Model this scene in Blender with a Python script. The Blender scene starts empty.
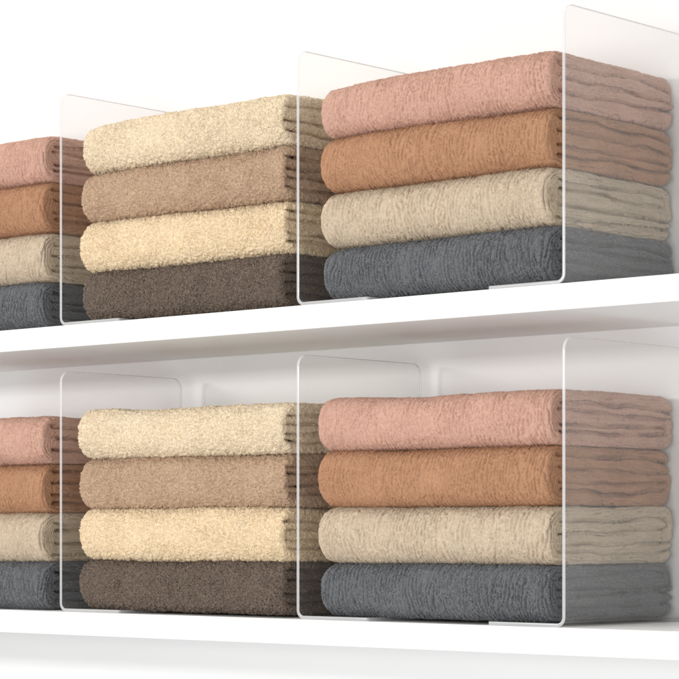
import bpy, math
import numpy as np

S = 0.01                     # everything below is worked out in centimetres
scene = bpy.context.scene
COL = scene.collection

# ------------------------------------------------------------------ helpers
_tabs = {}
def _tab(seed):
    if seed not in _tabs:
        _tabs[seed] = np.random.default_rng(1000 + seed).uniform(-1, 1, (256, 256))
    return _tabs[seed]

def noise(x, y, seed):
    """smooth 2-D value noise in -1..1"""
    t = _tab(seed)
    x = np.asarray(x, float); y = np.asarray(y, float)
    xi = np.floor(x).astype(int); yi = np.floor(y).astype(int)
    fx = x - xi; fy = y - yi
    fx = fx * fx * fx * (fx * (fx * 6 - 15) + 10)
    fy = fy * fy * fy * (fy * (fy * 6 - 15) + 10)
    a = t[xi & 255, yi & 255]; b = t[(xi + 1) & 255, yi & 255]
    c = t[xi & 255, (yi + 1) & 255]; d = t[(xi + 1) & 255, (yi + 1) & 255]
    return (a * (1 - fx) + b * fx) * (1 - fy) + (c * (1 - fx) + d * fx) * fy

def unit(v):
    return v / np.maximum(np.linalg.norm(v, axis=-1, keepdims=True), 1e-9)

def raw_mesh(name, verts, quads, tris=None, slots=None, smooth=True, normals=None, yarn=None):
    me = bpy.data.meshes.new(name)
    nq = len(quads); nt = 0 if tris is None else len(tris)
    me.vertices.add(len(verts))
    me.vertices.foreach_set('co', np.ascontiguousarray(verts, dtype=np.float32).ravel())
    loops = np.asarray(quads, dtype=np.int32).ravel()
    starts = np.arange(nq, dtype=np.int32) * 4
    if nt:
        loops = np.concatenate([loops, np.asarray(tris, dtype=np.int32).ravel()])
        starts = np.concatenate([starts, nq * 4 + np.arange(nt, dtype=np.int32) * 3])
    me.loops.add(len(loops)); me.loops.foreach_set('vertex_index', loops)
    me.polygons.add(nq + nt); me.polygons.foreach_set('loop_start', starts)
    if slots is not None:
        me.polygons.foreach_set('material_index', np.asarray(slots, dtype=np.int32))
    me.polygons.foreach_set('use_smooth', np.full(nq + nt, smooth, dtype=bool))
    me.update(calc_edges=True)
    if yarn is not None:
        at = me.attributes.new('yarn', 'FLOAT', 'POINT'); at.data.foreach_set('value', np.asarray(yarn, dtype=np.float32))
    if normals is not None:
        me.normals_split_custom_set_from_vertices(np.asarray(normals, dtype=np.float32))
    return me

def link(name, me, mat=None, parent=None):
    o = bpy.data.objects.new(name, me); COL.objects.link(o)
    if mat is not None and me is not None and len(me.materials) == 0:
        for m in (mat if isinstance(mat, (list, tuple)) else [mat]):
            me.materials.append(m)
    if parent is not None:
        o.parent = parent
    return o

def tag(o, label=None, cat=None, group=None, kind=None):
    for k, v in (('label', label), ('category', cat), ('group', group), ('kind', kind)):
        if v:
            o[k] = v
    return o

# ---------------------------------------------------------------- materials
def new_mat(name):
    m = bpy.data.materials.new(name); m.use_nodes = True
    nt = m.node_tree; nt.nodes.clear()
    out = nt.nodes.new('ShaderNodeOutputMaterial')
    return m, nt, out

def terry(name, col, var=0.10, sheen=0.08, trans=0.12, fleck=0.26):
    m, nt, out = new_mat(name); N = nt.nodes.new; L = nt.links.new
    tc = N('ShaderNodeTexCoord')
    n1 = N('ShaderNodeTexNoise'); n1.inputs['Scale'].default_value = 420; n1.inputs['Detail'].default_value = 2
    n2 = N('ShaderNodeTexNoise'); n2.inputs['Scale'].default_value = 22; n2.inputs['Detail'].default_value = 3
    L(tc.outputs['Object'], n1.inputs['Vector']); L(tc.outputs['Object'], n2.inputs['Vector'])
    add = N('ShaderNodeMath'); add.operation = 'MULTIPLY_ADD'
    L(n2.outputs['Fac'], add.inputs[0]); add.inputs[1].default_value = 0.5
    L(n1.outputs['Fac'], add.inputs[2])
    mr = N('ShaderNodeMapRange'); L(add.outputs[0], mr.inputs['Value'])
    mr.inputs['From Min'].default_value = 0.45; mr.inputs['From Max'].default_value = 1.05
    mr.inputs['To Min'].default_value = 1 - var; mr.inputs['To Max'].default_value = 1 + var
    ya = N('ShaderNodeAttribute'); ya.attribute_name = 'yarn'      # every loop of yarn has its own tone; ground cloth darker, as gap shade
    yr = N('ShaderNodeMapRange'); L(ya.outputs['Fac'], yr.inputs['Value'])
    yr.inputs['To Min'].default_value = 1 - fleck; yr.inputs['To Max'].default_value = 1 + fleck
    ym = N('ShaderNodeMath'); ym.operation = 'MULTIPLY'
    L(mr.outputs['Result'], ym.inputs[0]); L(yr.outputs['Result'], ym.inputs[1])
    mul = N('ShaderNodeVectorMath'); mul.operation = 'SCALE'
    mul.inputs[0].default_value = [c_ * 1.05 for c_ in col]; L(ym.outputs[0], mul.inputs['Scale'])
    p = N('ShaderNodeBsdfPrincipled'); L(mul.outputs[0], p.inputs['Base Color'])
    p.inputs['Roughness'].default_value = 1.0
    p.inputs['Specular IOR Level'].default_value = 0.08
    p.inputs['Sheen Weight'].default_value = sheen
    p.inputs['Sheen Roughness'].default_value = 0.6
    p.inputs['Sheen Tint'].default_value = (min(1, col[0] * 1.3 + .2), min(1, col[1] * 1.3 + .2), min(1, col[2] * 1.3 + .2), 1)
    tr = N('ShaderNodeBsdfTranslucent'); L(mul.outputs[0], tr.inputs['Color'])
    mx = N('ShaderNodeMixShader'); mx.inputs[0].default_value = trans
    L(p.outputs[0], mx.inputs[1]); L(tr.outputs[0], mx.inputs[2])
    L(mx.outputs[0], out.inputs['Surface'])
    return m

def painted(name, col, rough, bump=0.02, scale=180):
    m, nt, out = new_mat(name); N = nt.nodes.new; L = nt.links.new
    tc = N('ShaderNodeTexCoord')
    n = N('ShaderNodeTexNoise'); n.inputs['Scale'].default_value = scale; n.inputs['Detail'].default_value = 4
    L(tc.outputs['Object'], n.inputs['Vector'])
    n2 = N('ShaderNodeTexNoise'); n2.inputs['Scale'].default_value = 5; n2.inputs['Detail'].default_value = 3
    L(tc.outputs['Object'], n2.inputs['Vector'])
    mr = N('ShaderNodeMapRange'); L(n2.outputs['Fac'], mr.inputs['Value'])
    mr.inputs['To Min'].default_value = 0.975; mr.inputs['To Max'].default_value = 1.02
    mul = N('ShaderNodeVectorMath'); mul.operation = 'SCALE'; mul.inputs[0].default_value = col
    L(mr.outputs['Result'], mul.inputs['Scale'])
    p = N('ShaderNodeBsdfPrincipled'); L(mul.outputs[0], p.inputs['Base Color'])
    p.inputs['Roughness'].default_value = rough
    p.inputs['Specular IOR Level'].default_value = 0.35
    b = N('ShaderNodeBump'); b.inputs['Strength'].default_value = bump; b.inputs['Distance'].default_value = 0.001
    L(n.outputs['Fac'], b.inputs['Height']); L(b.outputs[0], p.inputs['Normal'])
    L(p.outputs[0], out.inputs['Surface'])
    return m

def acrylic_face(name, tint=(0.975, 0.975, 0.97)):
    """one face of a clear sheet: passes light straight through, reflects by Fresnel"""
    m, nt, out = new_mat(name); N = nt.nodes.new; L = nt.links.new
    geo = N('ShaderNodeNewGeometry')
    fr = N('ShaderNodeFresnel'); fr.inputs['IOR'].default_value = 1.49
    # keep the same reflectance seen from the back of the face
    ior = N('ShaderNodeMapRange'); L(geo.outputs['Backfacing'], ior.inputs['Value'])
    ior.inputs['To Min'].default_value = 1.49; ior.inputs['To Max'].default_value = 1 / 1.49
    L(ior.outputs['Result'], fr.inputs['IOR'])
    t = N('ShaderNodeBsdfTransparent'); t.inputs['Color'].default_value = (*tint, 1)
    g = N('ShaderNodeBsdfGlossy'); g.inputs['Roughness'].default_value = 0.03
    mx = N('ShaderNodeMixShader'); L(fr.outputs[0], mx.inputs[0])
    L(t.outputs[0], mx.inputs[1]); L(g.outputs[0], mx.inputs[2])
    d1 = N('ShaderNodeBsdfDiffuse'); d1.inputs['Color'].default_value = (.9, .9, .9, 1)
    d2 = N('ShaderNodeBsdfTranslucent'); d2.inputs['Color'].default_value = (.9, .9, .9, 1)
    d = N('ShaderNodeMixShader'); L(d1.outputs[0], d.inputs[1]); L(d2.outputs[0], d.inputs[2])
    mx2 = N('ShaderNodeMixShader'); mx2.inputs[0].default_value = 0.02
    tc = N('ShaderNodeTexCoord'); sm = N('ShaderNodeTexNoise')                  # faint smudges in a diffuse haze that stands in for the reflected veil
    sm.inputs['Scale'].default_value = 9; sm.inputs['Detail'].default_value = 5; sm.inputs['Roughness'].default_value = .65
    L(tc.outputs['Object'], sm.inputs['Vector'])
    sr = N('ShaderNodeMapRange'); L(sm.outputs['Fac'], sr.inputs['Value'])
    sr.inputs['From Min'].default_value = .4; sr.inputs['From Max'].default_value = .75
    sr.inputs['To Min'].default_value = .016; sr.inputs['To Max'].default_value = .042
    L(sr.outputs['Result'], mx2.inputs[0])
    L(mx.outputs[0], mx2.inputs[1]); L(d.outputs[0], mx2.inputs[2])
    L(mx2.outputs[0], out.inputs['Surface'])
    return m

def acrylic_edge(name):
    m, nt, out = new_mat(name); N = nt.nodes.new; L = nt.links.new
    p = N('ShaderNodeBsdfPrincipled')
    p.inputs['Base Color'].default_value = (0.72, 0.725, 0.735, 1)
    p.inputs['Roughness'].default_value = 0.18
    t = N('ShaderNodeBsdfTransparent'); t.inputs['Color'].default_value = (.97, .97, .98, 1)
    tl = N('ShaderNodeBsdfTranslucent'); tl.inputs['Color'].default_value = (.95, .95, .95, 1)
    a = N('ShaderNodeMixShader'); a.inputs[0].default_value = 0.12
    L(p.outputs[0], a.inputs[1]); L(tl.outputs[0], a.inputs[2])
    b = N('ShaderNodeMixShader'); b.inputs[0].default_value = 0.34
    L(a.outputs[0], b.inputs[1]); L(t.outputs[0], b.inputs[2])
    L(b.outputs[0], out.inputs['Surface'])
    return m

M = {
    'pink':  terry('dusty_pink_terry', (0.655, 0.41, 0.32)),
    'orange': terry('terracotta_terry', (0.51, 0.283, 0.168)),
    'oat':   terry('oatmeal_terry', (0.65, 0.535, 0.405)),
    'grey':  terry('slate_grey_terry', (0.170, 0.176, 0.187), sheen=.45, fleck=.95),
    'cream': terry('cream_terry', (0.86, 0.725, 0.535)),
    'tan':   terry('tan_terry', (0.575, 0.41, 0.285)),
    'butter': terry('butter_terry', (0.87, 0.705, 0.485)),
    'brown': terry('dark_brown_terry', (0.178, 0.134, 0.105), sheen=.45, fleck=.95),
    'wall':  painted('white_wall_paint', (0.82, 0.825, 0.83), 0.7, 0.05, 260),
    'shelf': painted('white_lacquer', (0.87, 0.87, 0.865), 0.38, 0.012, 120),
    'face':  acrylic_face('clear_acrylic'),
    'edge':  acrylic_edge('polished_acrylic_edge'),
}

# -------------------------------------------------------------- folded towel
def towel_mesh(name, L, H, D, seed, ribbed):
    """a towel folded round one front fold, its layers showing at both ends; local origin at
    the bottom of the fold's front, x to the right, y into the shelf, z up (cm, stored in m)"""
    rng = np.random.default_rng(seed)
    hp = math.pi / 2
    def seg(a, b, n=400):
        u = np.linspace(0, 1, n, endpoint=False)[:, None]
        return np.array(a) + (np.array(b) - np.array(a)) * u
    def arc(cy, ry, a0, a1, n, e):
        a = np.linspace(a0, a1, n, endpoint=False)
        ca, sa = np.cos(a), np.sin(a)
        return np.stack([cy + ry * np.sign(ca) * np.abs(ca) ** (2 / e),
                         H / 2 + H / 2 * np.sign(sa) * np.abs(sa) ** (2 / e)], 1)
    rf = H * .5; rb = H * .34
    line = np.concatenate([seg((D - rb, 0), (rf, 0)), arc(rf, rf, -hp, -3 * hp, 900, 2.3 if ribbed else 2.4),
                           seg((rf, H), (D - rb, H)), arc(D - rb, rb, hp, -hp, 700, 2.7)])
    kind = np.repeat([0, 1, 2, 3], [400, 900, 400, 700])
    step = np.linalg.norm(np.roll(line, -1, 0) - line, axis=1)
    w = np.array([6.0, 13.5, 6.0, 8.0])[kind]
    w = np.where((line[:, 0] < rf + 3) & ((kind == 0) | (kind == 2)), 9.5, w) * step
    cw = np.concatenate([[0], np.cumsum(w)]); ns = int(cw[-1])
    tgt = np.linspace(0, cw[-1], ns, endpoint=False)
    idx = np.clip(np.searchsorted(cw, tgt, side='right') - 1, 0, len(line) - 1)
    fr = ((tgt - cw[idx]) / np.maximum(cw[idx + 1] - cw[idx], 1e-9))[:, None]
    ln = line[idx] * (1 - fr) + line[(idx + 1) % len(line)] * fr
    kd = kind[idx]
    tan = unit(np.roll(ln, -1, 0) - np.roll(ln, 1, 0))
    nor = np.stack([tan[:, 1], -tan[:, 0]], 1)
    if nor[3, 1] > 0:
        nor = -nor
    slen = np.concatenate([[0], np.cumsum(np.linalg.norm(np.diff(ln, axis=0), axis=1))])
    med = np.stack([np.clip(ln[:, 0], H * .5, D - H * .40), np.full(ns, H / 2)], 1)
    # ---- columns: left end, its rounded edge, the run of the cloth, rounded edge, right end
    e = 0.55; ne = 9; nc = 27; nx = int(L / 0.11)
    sq = lambda v: np.abs(v) ** (2 / 2.3)
    th = np.linspace(0, hp, ne + 1)[1:]
    r_round = 1 - sq(np.cos(th)); x_round = sq(np.sin(th))        # inset, and travel outwards
    rr = np.linspace(1, 0, nc + 1)[1:]
    xs = np.linspace(e, L - e, nx)
    colx = np.concatenate([np.zeros(nc), (e - e * x_round)[::-1], xs, L - e + e * x_round, np.full(nc, L)])
    inset = np.concatenate([np.full(nc, e), (e * r_round)[::-1], np.zeros(nx), e * r_round, np.full(nc, e)])
    rad = np.concatenate([rr[::-1], np.ones(ne + nx + ne), rr])
    ucol = np.concatenate([-rr * 0 - (1 - rr[::-1]) * 2.2 - .6, -(r_round[::-1]) * .6, xs, L + r_round * .6, L + .6 + (1 - rr) * 2.2])
    endw = np.concatenate([np.ones(nc), x_round[::-1] ** 1.5, np.zeros(nx), x_round ** 1.5, np.ones(nc)])
    sec = np.concatenate([np.full(nc, -2), np.full(ne, -1), np.zeros(nx, int), np.full(ne, 1), np.full(nc, 2)]).astype(int)
    ncol = len(colx)
    bnd = ln[:, None, :] - nor[:, None, :] * inset[None, :, None]
    YZ = med[:, None, :] * (1 - rad)[None, :, None] + bnd * rad[None, :, None]
    Y = YZ[..., 0]; Z = YZ[..., 1]
    X = np.repeat(colx[None, :], ns, 0)
    # ---- the layers' edges: furrows that wander from near the fold to the back
    depth = np.zeros_like(Y); bulge = np.zeros_like(Y)
    yg = np.linspace(-1, D + 1, 300)
    for sgn in (-1, 1):
        nl = 5 if rng.random() < .8 else 4
        cols = (sec * sgn > 0) | ((sec == 0) & ((colx > L / 2) == (sgn > 0)))
        yy = Y[:, cols]; zz = Z[:, cols]
        wts = np.maximum(endw[cols][None, :], (kd == 3)[:, None] * np.clip((yy - (D - .75 * rb)) / (.5 * rb), 0, 1))
        zk = []
        for k in range(1, nl):
            base = H * (k / nl + rng.uniform(-.035, .035))
            z = base + .26 * noise(yg * .15 + k * 7.3, seed * 1.3 + sgn * 5.1, 31) + .11 * noise(yg * .42 + k * 3.1, seed + sgn * 2.2, 32) + .03 * noise(yg * 1.5 + k, seed, 33)
            pinch = np.clip((yg - (D - 5)) / 5, 0, 1) ** 2 * rng.uniform(0, .35)
            z = z + (H * .5 - z) * pinch
            zk.append(z)
        zk = np.sort(np.array(zk), 0)
        for k in range(1, len(zk)):
            zk[k] = np.maximum(zk[k], zk[k - 1] + .42)
        joins = [int(rng.integers(0, len(zk) - 1))] if rng.random() < .85 else []
        yend = D - rng.uniform(.9, 1.8)
        lay = np.zeros_like(yy)
        for k, z in enumerate(zk):
            y0 = rng.uniform(1.7, 2.5) if ribbed else rng.uniform(.35, 1.0)
            zc = np.interp(np.maximum(yy, y0), yg, z)
            slope = np.interp(yy, yg, np.gradient(z, yg))
            d = np.abs(zz - zc) / np.sqrt(1 + slope ** 2)
            d = np.where(yy < y0, np.hypot(zz - zc, (y0 - yy) * .8), d)
            joined = k in joins or (k - 1) in joins
            if joined:
                j = joins[0]
                za, zb = np.interp(yend, yg, zk[j]), np.interp(yend, yg, zk[j + 1])
                dj = np.abs(np.hypot(yy - yend, zz - (za + zb) / 2) - (zb - za) / 2)
                d = np.where(yy > yend, dj, d)
            g = rng.uniform(.75, 1.15) * (.75 + .45 * noise(yy * .3 + k * 4, seed + sgn, 34))
            fade = np.clip((yy - y0 + .8) / 1.2, 0, 1)
            depth_k = (.50 * np.clip(1 - d / .50, 0, 1) ** 2 + (.34 if ribbed else .20) * np.exp(-(d / .10) ** 2)) * g * fade
            depth[:, cols] = np.maximum(depth[:, cols], depth_k * wts)
            lay += (zz > zc) * 1.0
        # each layer stops at its own place
        b = .22 * noise(lay * 3.7 + seed, yy * .18 + sgn * 9, 35) + .08 * noise(yy * .5, zz * .7 + seed, 36)
        bulge[:, cols] = b * endw[cols][None, :] * np.clip(yy / 2.5, .15, 1)
        X[:, cols] += sgn * bulge[:, cols]
    # ---- soft sag of the whole towel
    fx = np.clip(colx / L, 0, 1)[None, :]
    Y = Y + (1 - np.clip(Y / 6.0, 0, 1)) * (0.26 * noise(X * .12 + seed, Z * .1, 64) + 0.10 * noise(X * .4 + seed, Z * .35, 65))
    Z = Z + (Z / H) * (0.22 * noise(X * .09 + seed * 3, Y * .1, 66) + 0.06 * noise(X * .5, Y * .3 + seed, 67))
    endsoft = np.exp(-np.minimum(fx, 1 - fx) * L / 1.1)
    Z = H * .5 + (Z - H * .5) * (1 - 0.06 * endsoft)
    Y = Y + 0.25 * endsoft * (1 - np.clip(Y / 4.0, 0, 1))
    P = np.stack([X, Y, Z], -1)
    def normals(P):
        ds = np.roll(P, -1, 0) - np.roll(P, 1, 0)
        dt = np.empty_like(P)
        dt[:, 1:-1] = P[:, 2:] - P[:, :-2]; dt[:, 0] = P[:, 1] - P[:, 0]; dt[:, -1] = P[:, -1] - P[:, -2]
        n = unit(np.cross(dt, ds))
        n[:, -1] = n[:, -3]; n[:, -2] = n[:, -3]; n[:, 0] = n[:, 2]; n[:, 1] = n[:, 2]
        return n
    mid_c = nc + ne + nx // 2
    n0 = normals(P)
    flip = n0[3:40, mid_c - 40:mid_c + 40, 2].mean() > 0
    if flip:
        n0 = -n0
    P = P - n0 * depth[..., None]
    n0 = normals(P) * (-1 if flip else 1)
    # ---- pile: loops standing in clumps, ribs where the cloth is ribbed
    sv = np.repeat(slen[:, None], ncol, 1); xv = np.repeat(ucol[None, :], ns, 0)
    wr = 0.16 * noise(xv * .9, sv * .8, 11) + 0.10 * noise(xv * 2.2, sv * 2.0, 12)
    if ribbed:
        ph = (xv + wr * .55) * 2.5 + 1.2 * noise(xv * .55 + seed, sv * .18, 13) + .35 * noise(xv * 1.9, sv * .8 + seed, 27)
        rib = np.sin(math.pi * ph)
        rib2 = noise((xv + wr) * 5.0 + seed, sv * .7, 14)
        brk = np.clip(0.65 + 0.7 * noise(xv * .5, sv * .45 + seed, 15), .1, 1.2)
        groove = -np.exp(-(rib / .34) ** 2) * np.clip(brk * .8 + .25 + .3 * noise(xv * 1.4 + 7, sv * .9 + seed, 28), .1, 1)
        d = ribbed * (0.43 * groove + 0.07 * rib2) + 0.03 * noise(xv * 4.6, sv * 4.0, 16)
    else:
        v1 = noise((xv + wr) * 3.6 + seed, (sv + wr) * 3.0, 17)
        d = 0.15 * (np.abs(v1) ** .7 * 1.5 - .7) + 0.035 * noise(xv * 1.7, sv * 1.3 + seed, 18)
    d = d + 0.010 * rng.standard_normal(d.shape)
    d = d * np.select([sec == 0, np.abs(sec) == 1], [1.0, .75], .35)[None, :]
    P = P + n0 * d[..., None]
    n1 = normals(P) * (-1 if flip else 1)
    ii = np.arange(ns)[:, None]; jj = np.arange(ncol - 1)[None, :]
    i2 = (ii + 1) % ns
    quads = np.stack([ii * ncol + jj, ii * ncol + jj + 1, i2 * ncol + jj + 1, i2 * ncol + jj], -1).reshape(-1, 4)
    V = P.reshape(-1, 3); NV = n1.reshape(-1, 3)
    tq = quads[::7]
    if np.sum(np.cross(V[tq[:, 1]] - V[tq[:, 0]], V[tq[:, 3]] - V[tq[:, 0]]) * n0.reshape(-1, 3)[tq[:, 0]]) < 0:
        quads = quads[:, ::-1]
    # ---- tufts of pile, each a little tapering three-sided loop
    q = quads
    area = np.linalg.norm(np.cross(V[q[:, 1]] - V[q[:, 0]], V[q[:, 3]] - V[q[:, 0]]), axis=1)
    fi = np.repeat(np.arange(ns), ncol - 1); fj = np.tile(np.arange(ncol - 1), ns)
    fs = sec[fj]; fk = kd[fi]; yq = V[q[:, 0], 1]
    full = 68.0 if not ribbed else 88.0
    rho = np.zeros(len(q))
    rho[(fs == 0) & (fk == 2)] = 30.0
    rho[(fs == 0) & ((fk == 1) | (((fk == 0) | (fk == 2)) & (yq < rf + 2.5)))] = full
    rho[(np.abs(fs) == 1) | ((fs == 0) & (fk == 3))] = full
    rho[np.abs(fs) == 2] = 75.0
    if ribbed:                                   # fewer loops stand in the furrows between ribs
        rho = rho * np.where(fs == 0, np.clip(1 + 1.3 * groove[fi, fj], 0, 1), 1)
    rho = rho * np.clip(1 - depth[fi, fj] * 2.2, .1, 1)
    k = np.floor(rho * area + rng.random(len(area))).astype(int)
    src = np.repeat(np.arange(len(q)), k); n = len(src)
    u = rng.random((n, 1)); v = rng.random((n, 1))
    Q = q[src]
    B = (V[Q[:, 0]] * (1 - u) + V[Q[:, 1]] * u) * (1 - v) + (V[Q[:, 3]] * (1 - u) + V[Q[:, 2]] * u) * v
    Nn = unit(NV[Q[:, 0]] + NV[Q[:, 2]])
    N0 = unit(n0.reshape(-1, 3)[Q[:, 0]])
    atend = np.abs(fs[src]) == 2
    ref = np.where(np.abs(N0[:, :1]) > .8, np.array([[0., 1., 0.]]), np.array([[1., 0., 0.]]))
    T1 = unit(ref - N0 * np.sum(ref * N0, 1, keepdims=True)); T2 = np.cross(N0, T1)
    su = slen[fi[src]]; xu = ucol[fj[src]]
    ang = math.pi * 1.6 * noise(xu * 2.6 + seed, su * 2.2 + B[:, 2] * .7, 19) + rng.normal(0, .6, n)
    if ribbed:
        sgn = np.where(noise(xu * 3.1 + seed, su * 1.2, 23) + rng.normal(0, .35, n) > 0, 1, -1)
        ang = np.where(atend, ang, sgn * hp + .7 * noise(xu * 1.6, su * 1.6 + seed, 24) + rng.normal(0, .35, n))
    lean = T1 * np.cos(ang)[:, None] + T2 * np.sin(ang)[:, None]
    W = unit(np.cross(N0, lean) + 0.5 * rng.normal(0, 1, (n, 3)))
    patch = .85 + .35 * noise(xu * .35 + seed, su * .5 + seed, 26)      # brushed and flattened patches
    ln_ = (0.118 if not ribbed else 0.078) * rng.uniform(.6, 1.3, n) * np.where(atend, .75 if not ribbed else 1.1, 1.0) * patch
    wd = (0.054 if not ribbed else 0.040) * rng.uniform(.7, 1.3, n)
    lk = np.clip(rng.uniform(.3, 1.0, n) + (1 - patch), .2, 1.2)
    B = B - N0 * 0.015
    mid = B + N0 * (ln_ * .62)[:, None] + lean * (ln_ * .22 * lk)[:, None]
    tip = B + N0 * (ln_ * .80)[:, None] + lean * (ln_ * .70 * lk)[:, None]
    side_v = unit(np.cross(N0 * .5 + lean * .3, W))
    ring = []
    for ca, sa in ((0.0, 1.0), (-.87, -.5), (.87, -.5)):
        ring.append(W * (wd * ca)[:, None] + side_v * (wd * sa)[:, None])
    TV = np.stack([B + r_ * .85 for r_ in ring] + [mid + r_ for r_ in ring] + [tip], 1)
    soft = Nn * (0.25 if not ribbed else 0.40)
    rn = [unit(r_) for r_ in ring]
    TN = np.stack([unit(Nn + r_ * .35) for r_ in rn] + [unit(soft + r_ * .9) for r_ in rn] + [unit(soft + lean)], 1)
    o = len(V) + np.arange(n) * 7
    tq = np.concatenate([np.stack([o + i, o + (i + 1) % 3, o + 3 + (i + 1) % 3, o + 3 + i], 1) for i in range(3)])
    tt = np.concatenate([np.stack([o + 3 + i, o + 3 + (i + 1) % 3, o + 6], 1) for i in range(3)])
    ctr = TV[:, :3].mean(1); q0 = TV[:, 0]; fn = np.cross(TV[:, 1] - q0, TV[:, 3] - q0)
    if np.sum(np.sum(fn * ((q0 + TV[:, 1]) / 2 - ctr), 1) < 0) > n / 2:
        tq = tq[:, ::-1]; tt = tt[:, ::-1]
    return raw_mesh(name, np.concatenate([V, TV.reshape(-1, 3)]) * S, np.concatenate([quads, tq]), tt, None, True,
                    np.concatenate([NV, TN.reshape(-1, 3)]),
                    np.concatenate([np.full(len(V), .36), np.repeat(np.clip(rng.normal(.5, .26, n), 0, 1), 7)]))  # ground cloth darker than the pile: shade between loops put into the colour

# ------------------------------------------------------------ acrylic divider
def divider(H, D, foot_dir, foot_len, label, loc):
    """bent clear sheet: upright, bend, foot lying on the shelf (local x of the upright's
    outer face = 0, y into the shelf)"""
    T = 0.34; r = 0.75; rc = 1.25
    zs_top = H
    # arc length s runs from the top of the upright to the tip of the foot
    Lu = H - r; La = r * math.pi / 2; Lf = foot_len - r
    def frame(s):
        """middle-surface point (x,z) and normal (x,z) at s; foot towards +x"""
        if s <= Lu:
            return (0.0, H - s), (1.0, 0.0)
        if s <= Lu + La:
            a = (s - Lu) / r
            return (r - r * math.cos(a), r - r * math.sin(a)), (math.cos(a), math.sin(a))
        return (r + (s - Lu - La), 0.0), (0.0, 1.0)
    Ltot = Lu + La + Lf
    rows = []
    for a in np.linspace(0, math.pi / 2, 12):
        rows.append((rc - rc * math.cos(a), rc - rc * math.sin(a)))     # s, inset in y
    for s in np.linspace(rc, Lu, 14)[1:]:
        rows.append((s, 0.0))
    k_bend = len(rows)
    for s in np.linspace(Lu, Lu + La, 11)[1:]:
        rows.append((s, 0.0))
    k_foot = len(rows)
    rf = 0.35
    for s in np.linspace(Lu + La, Ltot - rf, 8)[1:]:
        rows.append((s, 0.0))
    for a in np.linspace(0, math.pi / 2, 8)[1:]:
        rows.append((Ltot - rf + rf * math.sin(a), rf - rf * math.cos(a)))
    bev = 0.05
    fd = foot_dir
    def pt(s, y, off):
        (x, z), (nx, nz) = frame(min(max(s, 0), Ltot))
        return (fd * (x + nx * off) * S, y * S, (z + nz * off + T / 2) * S)
    def sheet(r0, r1):
        vs, qs = [], []
        for off in (T / 2, -T / 2):
            base = len(vs)
            for s, ins in rows[r0:r1 + 1]:
                ss = min(max(s, bev), Ltot - bev)
                ys = np.linspace(ins + bev, D - ins - bev, 9)
                for y in ys:
                    vs.append(pt(ss, y, off))
            n = r1 - r0 + 1
            for i in range(n - 1):
                for j in range(8):
                    q = [base + i * 9 + j, base + i * 9 + j + 1, base + (i + 1) * 9 + j + 1, base + (i + 1) * 9 + j]
                    if (off < 0) ^ (fd < 0):
                        q = q[::-1]
                    qs.append(q)
        return np.array(vs), np.array(qs)
    def rim():
        # closed loop round the outline, profile across the thickness
        loop = [(s, ins, 0) for s, ins in rows] + [(s, ins, 1) for s, ins in rows[::-1]]
        prof = [(bev, T / 2), (.012, T / 2 - .02), (0, T / 2 - .05), (0, 0), (0, -T / 2 + .05), (.012, -T / 2 + .02), (bev, -T / 2)]
        vs, qs = [], []
        for (s, ins, far) in loop:
            for bi, off in prof:
                ss = min(max(s, bi), Ltot - bi)
                y = (D - ins - bi) if far else (ins + bi)
                vs.append(pt(ss, y, off))
        m = len(prof); n = len(loop)
        for i in range(n):
            for j in range(m - 1):
                q = [i * m + j, ((i + 1) % n) * m + j, ((i + 1) % n) * m + j + 1, i * m + j + 1]
                qs.append(q if fd > 0 else q[::-1])
        return np.array(vs), np.array(qs)
    root = bpy.data.objects.new('acrylic_divider', None); COL.objects.link(root)
    root.empty_display_size = .05
    root.location = (loc[0] * S, loc[1] * S, loc[2] * S)
    tag(root, label, 'divider', 'clear acrylic dividers between the towel stacks')
    v, q = sheet(0, k_foot - 1); link('upright_panel', raw_mesh('upright_panel', v, q), M['face'], root)
    v, q = sheet(k_foot - 1, len(rows) - 1); link('foot', raw_mesh('foot', v, q), M['face'], root)
    v, q = rim(); link('polished_edge', raw_mesh('polished_edge', v, q), M['edge'], root)
    return root

# -------------------------------------------------------------- shelves, wall
def rounded_board(name, x0, x1, y0, y1, z0, z1, r, mat):
    """board extruded along x with softly rounded front arrises"""
    prof = []
    for cy, cz, a0 in ((y0 + r, z0 + r, 270), (y0 + r, z1 - r, 180)):
        for a in np.linspace(a0, a0 - 90, 6):
            prof.append((cy + r * math.cos(math.radians(a)), cz + r * math.sin(math.radians(a))))
    prof += [(y1, z1), (y1, z0)]
    m = len(prof); xs = np.linspace(x0, x1, 15)
    vs = [(x * S, y * S, z * S) for x in xs for y, z in prof]
    qs = [[i * m + j, i * m + (j + 1) % m, (i + 1) * m + (j + 1) % m, (i + 1) * m + j] for i in range(len(xs) - 1) for j in range(m)]
    me = bpy.data.meshes.new(name)
    nv = len(vs)
    me.from_pydata(vs, [], qs + [list(range(m))[::-1], list(range(nv - m, nv))])
    import bmesh
    bm = bmesh.new(); bm.from_mesh(me); bmesh.ops.recalc_face_normals(bm, faces=bm.faces); bm.to_mesh(me); bm.free()
    me.polygons.foreach_set('use_smooth', [len(f.vertices) == 4 for f in me.polygons])
    me.set_sharp_from_angle(angle=math.radians(40))
    return link(name, me, mat)

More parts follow.
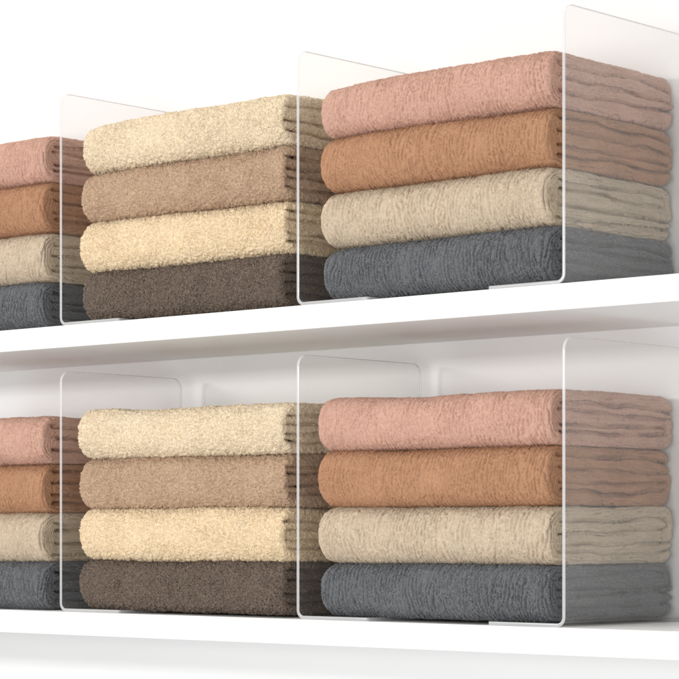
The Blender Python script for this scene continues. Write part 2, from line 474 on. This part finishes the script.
ZU, ZL, WALL = 30.45, 0.0, 20.65
up = rounded_board('shelf', -150, 95, -0.35, WALL - .02, ZU - 2.35, ZU, .10, M['shelf'])
tag(up, 'upper white shelf board with the tinted underside showing', 'shelf', 'white shelf boards')
lo = rounded_board('shelf', -150, 95, -0.35, WALL - .02, ZL - 2.45, ZL, .10, M['shelf'])
tag(lo, 'lower white shelf board, its top surface just visible', 'shelf', 'white shelf boards')
wall = rounded_board('wall', -260, 160, WALL, WALL + 6, -90, 150, .05, M['wall'])
tag(wall, 'plain white wall behind both shelves', None, None, 'structure')

# ------------------------------------------------------------------- dividers
XL, XM, XR = -34.41, 0.0, 32.0
T2 = 0.17
for x, fd, fl, dp, w, (hu, hl) in (
        (XL, 1, 9.0, 18.0, 'left of the cream and brown stack', (24.7, 25.5)),
        (XM, 1, 9.0, 18.7, 'between the cream and pink-topped stacks', (24.75, 25.6)),
        (XR, -1, 8.6, 19.7, 'at the right of the pink-topped stack', (24.7, 25.65))):
    divider(hu, dp, fd, fl, 'clear acrylic divider on the upper shelf, %s' % w, (x, 0, ZU))
    divider(hl, dp, fd, fl, 'clear acrylic divider on the lower shelf, %s' % w, (x, 0, ZL))

# --------------------------------------------------------------------- towels
GROUP = 'folded towels stacked on the shelves'
def put(me, mat, x, y, z, label, rot=0.0):
    o = bpy.data.objects.new('folded_towel', me); COL.objects.link(o)
    if len(me.materials) == 0:
        me.materials.append(None)
    o.material_slots[0].link = 'OBJECT'; o.material_slots[0].material = mat
    o.location = (x * S, y * S, z * S); o.rotation_euler = (0, 0, math.radians(rot))
    return tag(o, label, 'towel', GROUP)

R_KINDS = [('grey', 'slate grey', 0.9), ('oat', 'oatmeal beige', .8), ('orange', 'terracotta orange', .55), ('pink', 'dusty pink', .6)]
M_KINDS = [('brown', 'dark brown', 0), ('butter', 'butter cream', 0), ('tan', 'tan', 0), ('cream', 'pale cream', 0)]
PLACE = ['at the bottom', 'second from the bottom', 'third from the bottom', 'on top']
rng = np.random.default_rng(5)
spacing = {'u': [5.15, 5.3, 5.35, 5.0], 'l': [5.1, 5.35, 5.45, 4.95]}
meshes = {}
for sh, z0, shname in (('u', ZU, 'upper'), ('l', ZL, 'lower')):
    z = z0 + 0.32
    for i in range(4):
        h = spacing[sh][i]
        key, cname, rib = R_KINDS[i]
        x0 = {'u': [2.75, 2.55, 2.5, 2.35], 'l': [2.45, 2.3, 2.15, 2.1]}[sh][i]
        L = 29.9 - x0 + rng.uniform(-.2, .2)
        me = towel_mesh('towel_' + key, L, h + .12, 20.1 + .15 * rng.random(), 40 + i * 7 + (sh == 'l') * 3, rib)
        meshes['R', sh, i] = (me, L)
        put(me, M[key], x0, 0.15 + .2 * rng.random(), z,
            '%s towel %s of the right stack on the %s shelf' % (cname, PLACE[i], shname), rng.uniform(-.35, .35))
        key, cname, rib = M_KINDS[i]
        x0 = {'u': [-31.8, -32.0, -31.8, -31.85], 'l': [-32.0, -32.15, -32.25, -32.2]}[sh][i]
        L = -2.5 - x0 + rng.uniform(-.2, .2)
        me = towel_mesh('towel_' + key, L, h + .12, 20.1 + .15 * rng.random(), 90 + i * 7 + (sh == 'l') * 3, 0)
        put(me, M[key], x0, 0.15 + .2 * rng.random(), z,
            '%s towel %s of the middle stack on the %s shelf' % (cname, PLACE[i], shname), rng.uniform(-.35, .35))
        z += h
# the stack cut by the left edge of the picture repeats the right one's colours
for sh, z0, shname, other in (('u', ZU, 'upper', 'l'), ('l', ZL, 'lower', 'u')):
    z = z0 + 0.02
    for i in range(4):
        key, cname, rib = R_KINDS[i]
        me, L = meshes['R', other, i]
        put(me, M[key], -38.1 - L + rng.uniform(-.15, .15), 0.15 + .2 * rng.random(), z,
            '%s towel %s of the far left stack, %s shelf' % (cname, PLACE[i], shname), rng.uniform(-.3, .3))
        z += spacing[other][i]

# --------------------------------------------------------------------- camera
cam = bpy.data.cameras.new('camera'); co = bpy.data.objects.new('camera', cam); COL.objects.link(co)
cam.sensor_width = 36; cam.sensor_fit = 'HORIZONTAL'
cam.lens = 2429.7 / 679 * 36
cam.shift_y = (532.9 - 339.5) / 679
cam.clip_start = 0.05; cam.clip_end = 100
co.location = (160.25 * S, -173.65 * S, 8.38 * S)
co.rotation_euler = (math.pi / 2, 0, 0.7281)
scene.camera = co

# --------------------------------------------------------------------- lights
def area(name, loc, target, w, h, power, col):
    ld = bpy.data.lights.new(name, 'AREA'); ld.shape = 'RECTANGLE'; ld.size = w; ld.size_y = h
    ld.energy = power; ld.color = col
    o = bpy.data.objects.new(name, ld); COL.objects.link(o)
    from mathutils import Vector
    o.location = loc
    o.rotation_euler = (Vector(target) - Vector(loc)).to_track_quat('-Z', 'Y').to_euler()
    return o
area('key_softbox', (-1.25, -2.55, .58), (0, 0, .25), 0.7, 0.2, 33, (1, .98, .95))
area('overhead_softbox', (-.50, -.45, 2.15), (-.02, 0, .25), 1.3, 0.4, 16, (1, .975, .94))
area('front_fill', (.95, -2.5, .06), (0, .1, .24), 1.5, 0.45, 33, (1, .985, .97))  # unseen fill lamp, added to lift the towel sides and back wall
area('low_fill', (.4, -1.6, -1.2), (0, .1, .25), 1.5, 0.6, 8, (1, .99, .98))  # unseen lamp added from below to brighten the shelf underside
w = bpy.data.worlds.new('World'); scene.world = w; w.use_nodes = True
bg = w.node_tree.nodes['Background']
bg.inputs['Color'].default_value = (1, 0.998, 0.99, 1); bg.inputs['Strength'].default_value = 0.74

scene.view_settings.view_transform = 'Standard'; scene.view_settings.look = 'None'
scene.view_settings.exposure = -0.24; scene.view_settings.gamma = 1
scene.render.engine = 'CYCLES'
c = scene.cycles
c.max_bounces = 10; c.diffuse_bounces = 5; c.glossy_bounces = 4; c.transparent_max_bounces = 24; c.transmission_bounces = 6
c.use_denoising = True
c.denoising_prefilter = 'ACCURATE'
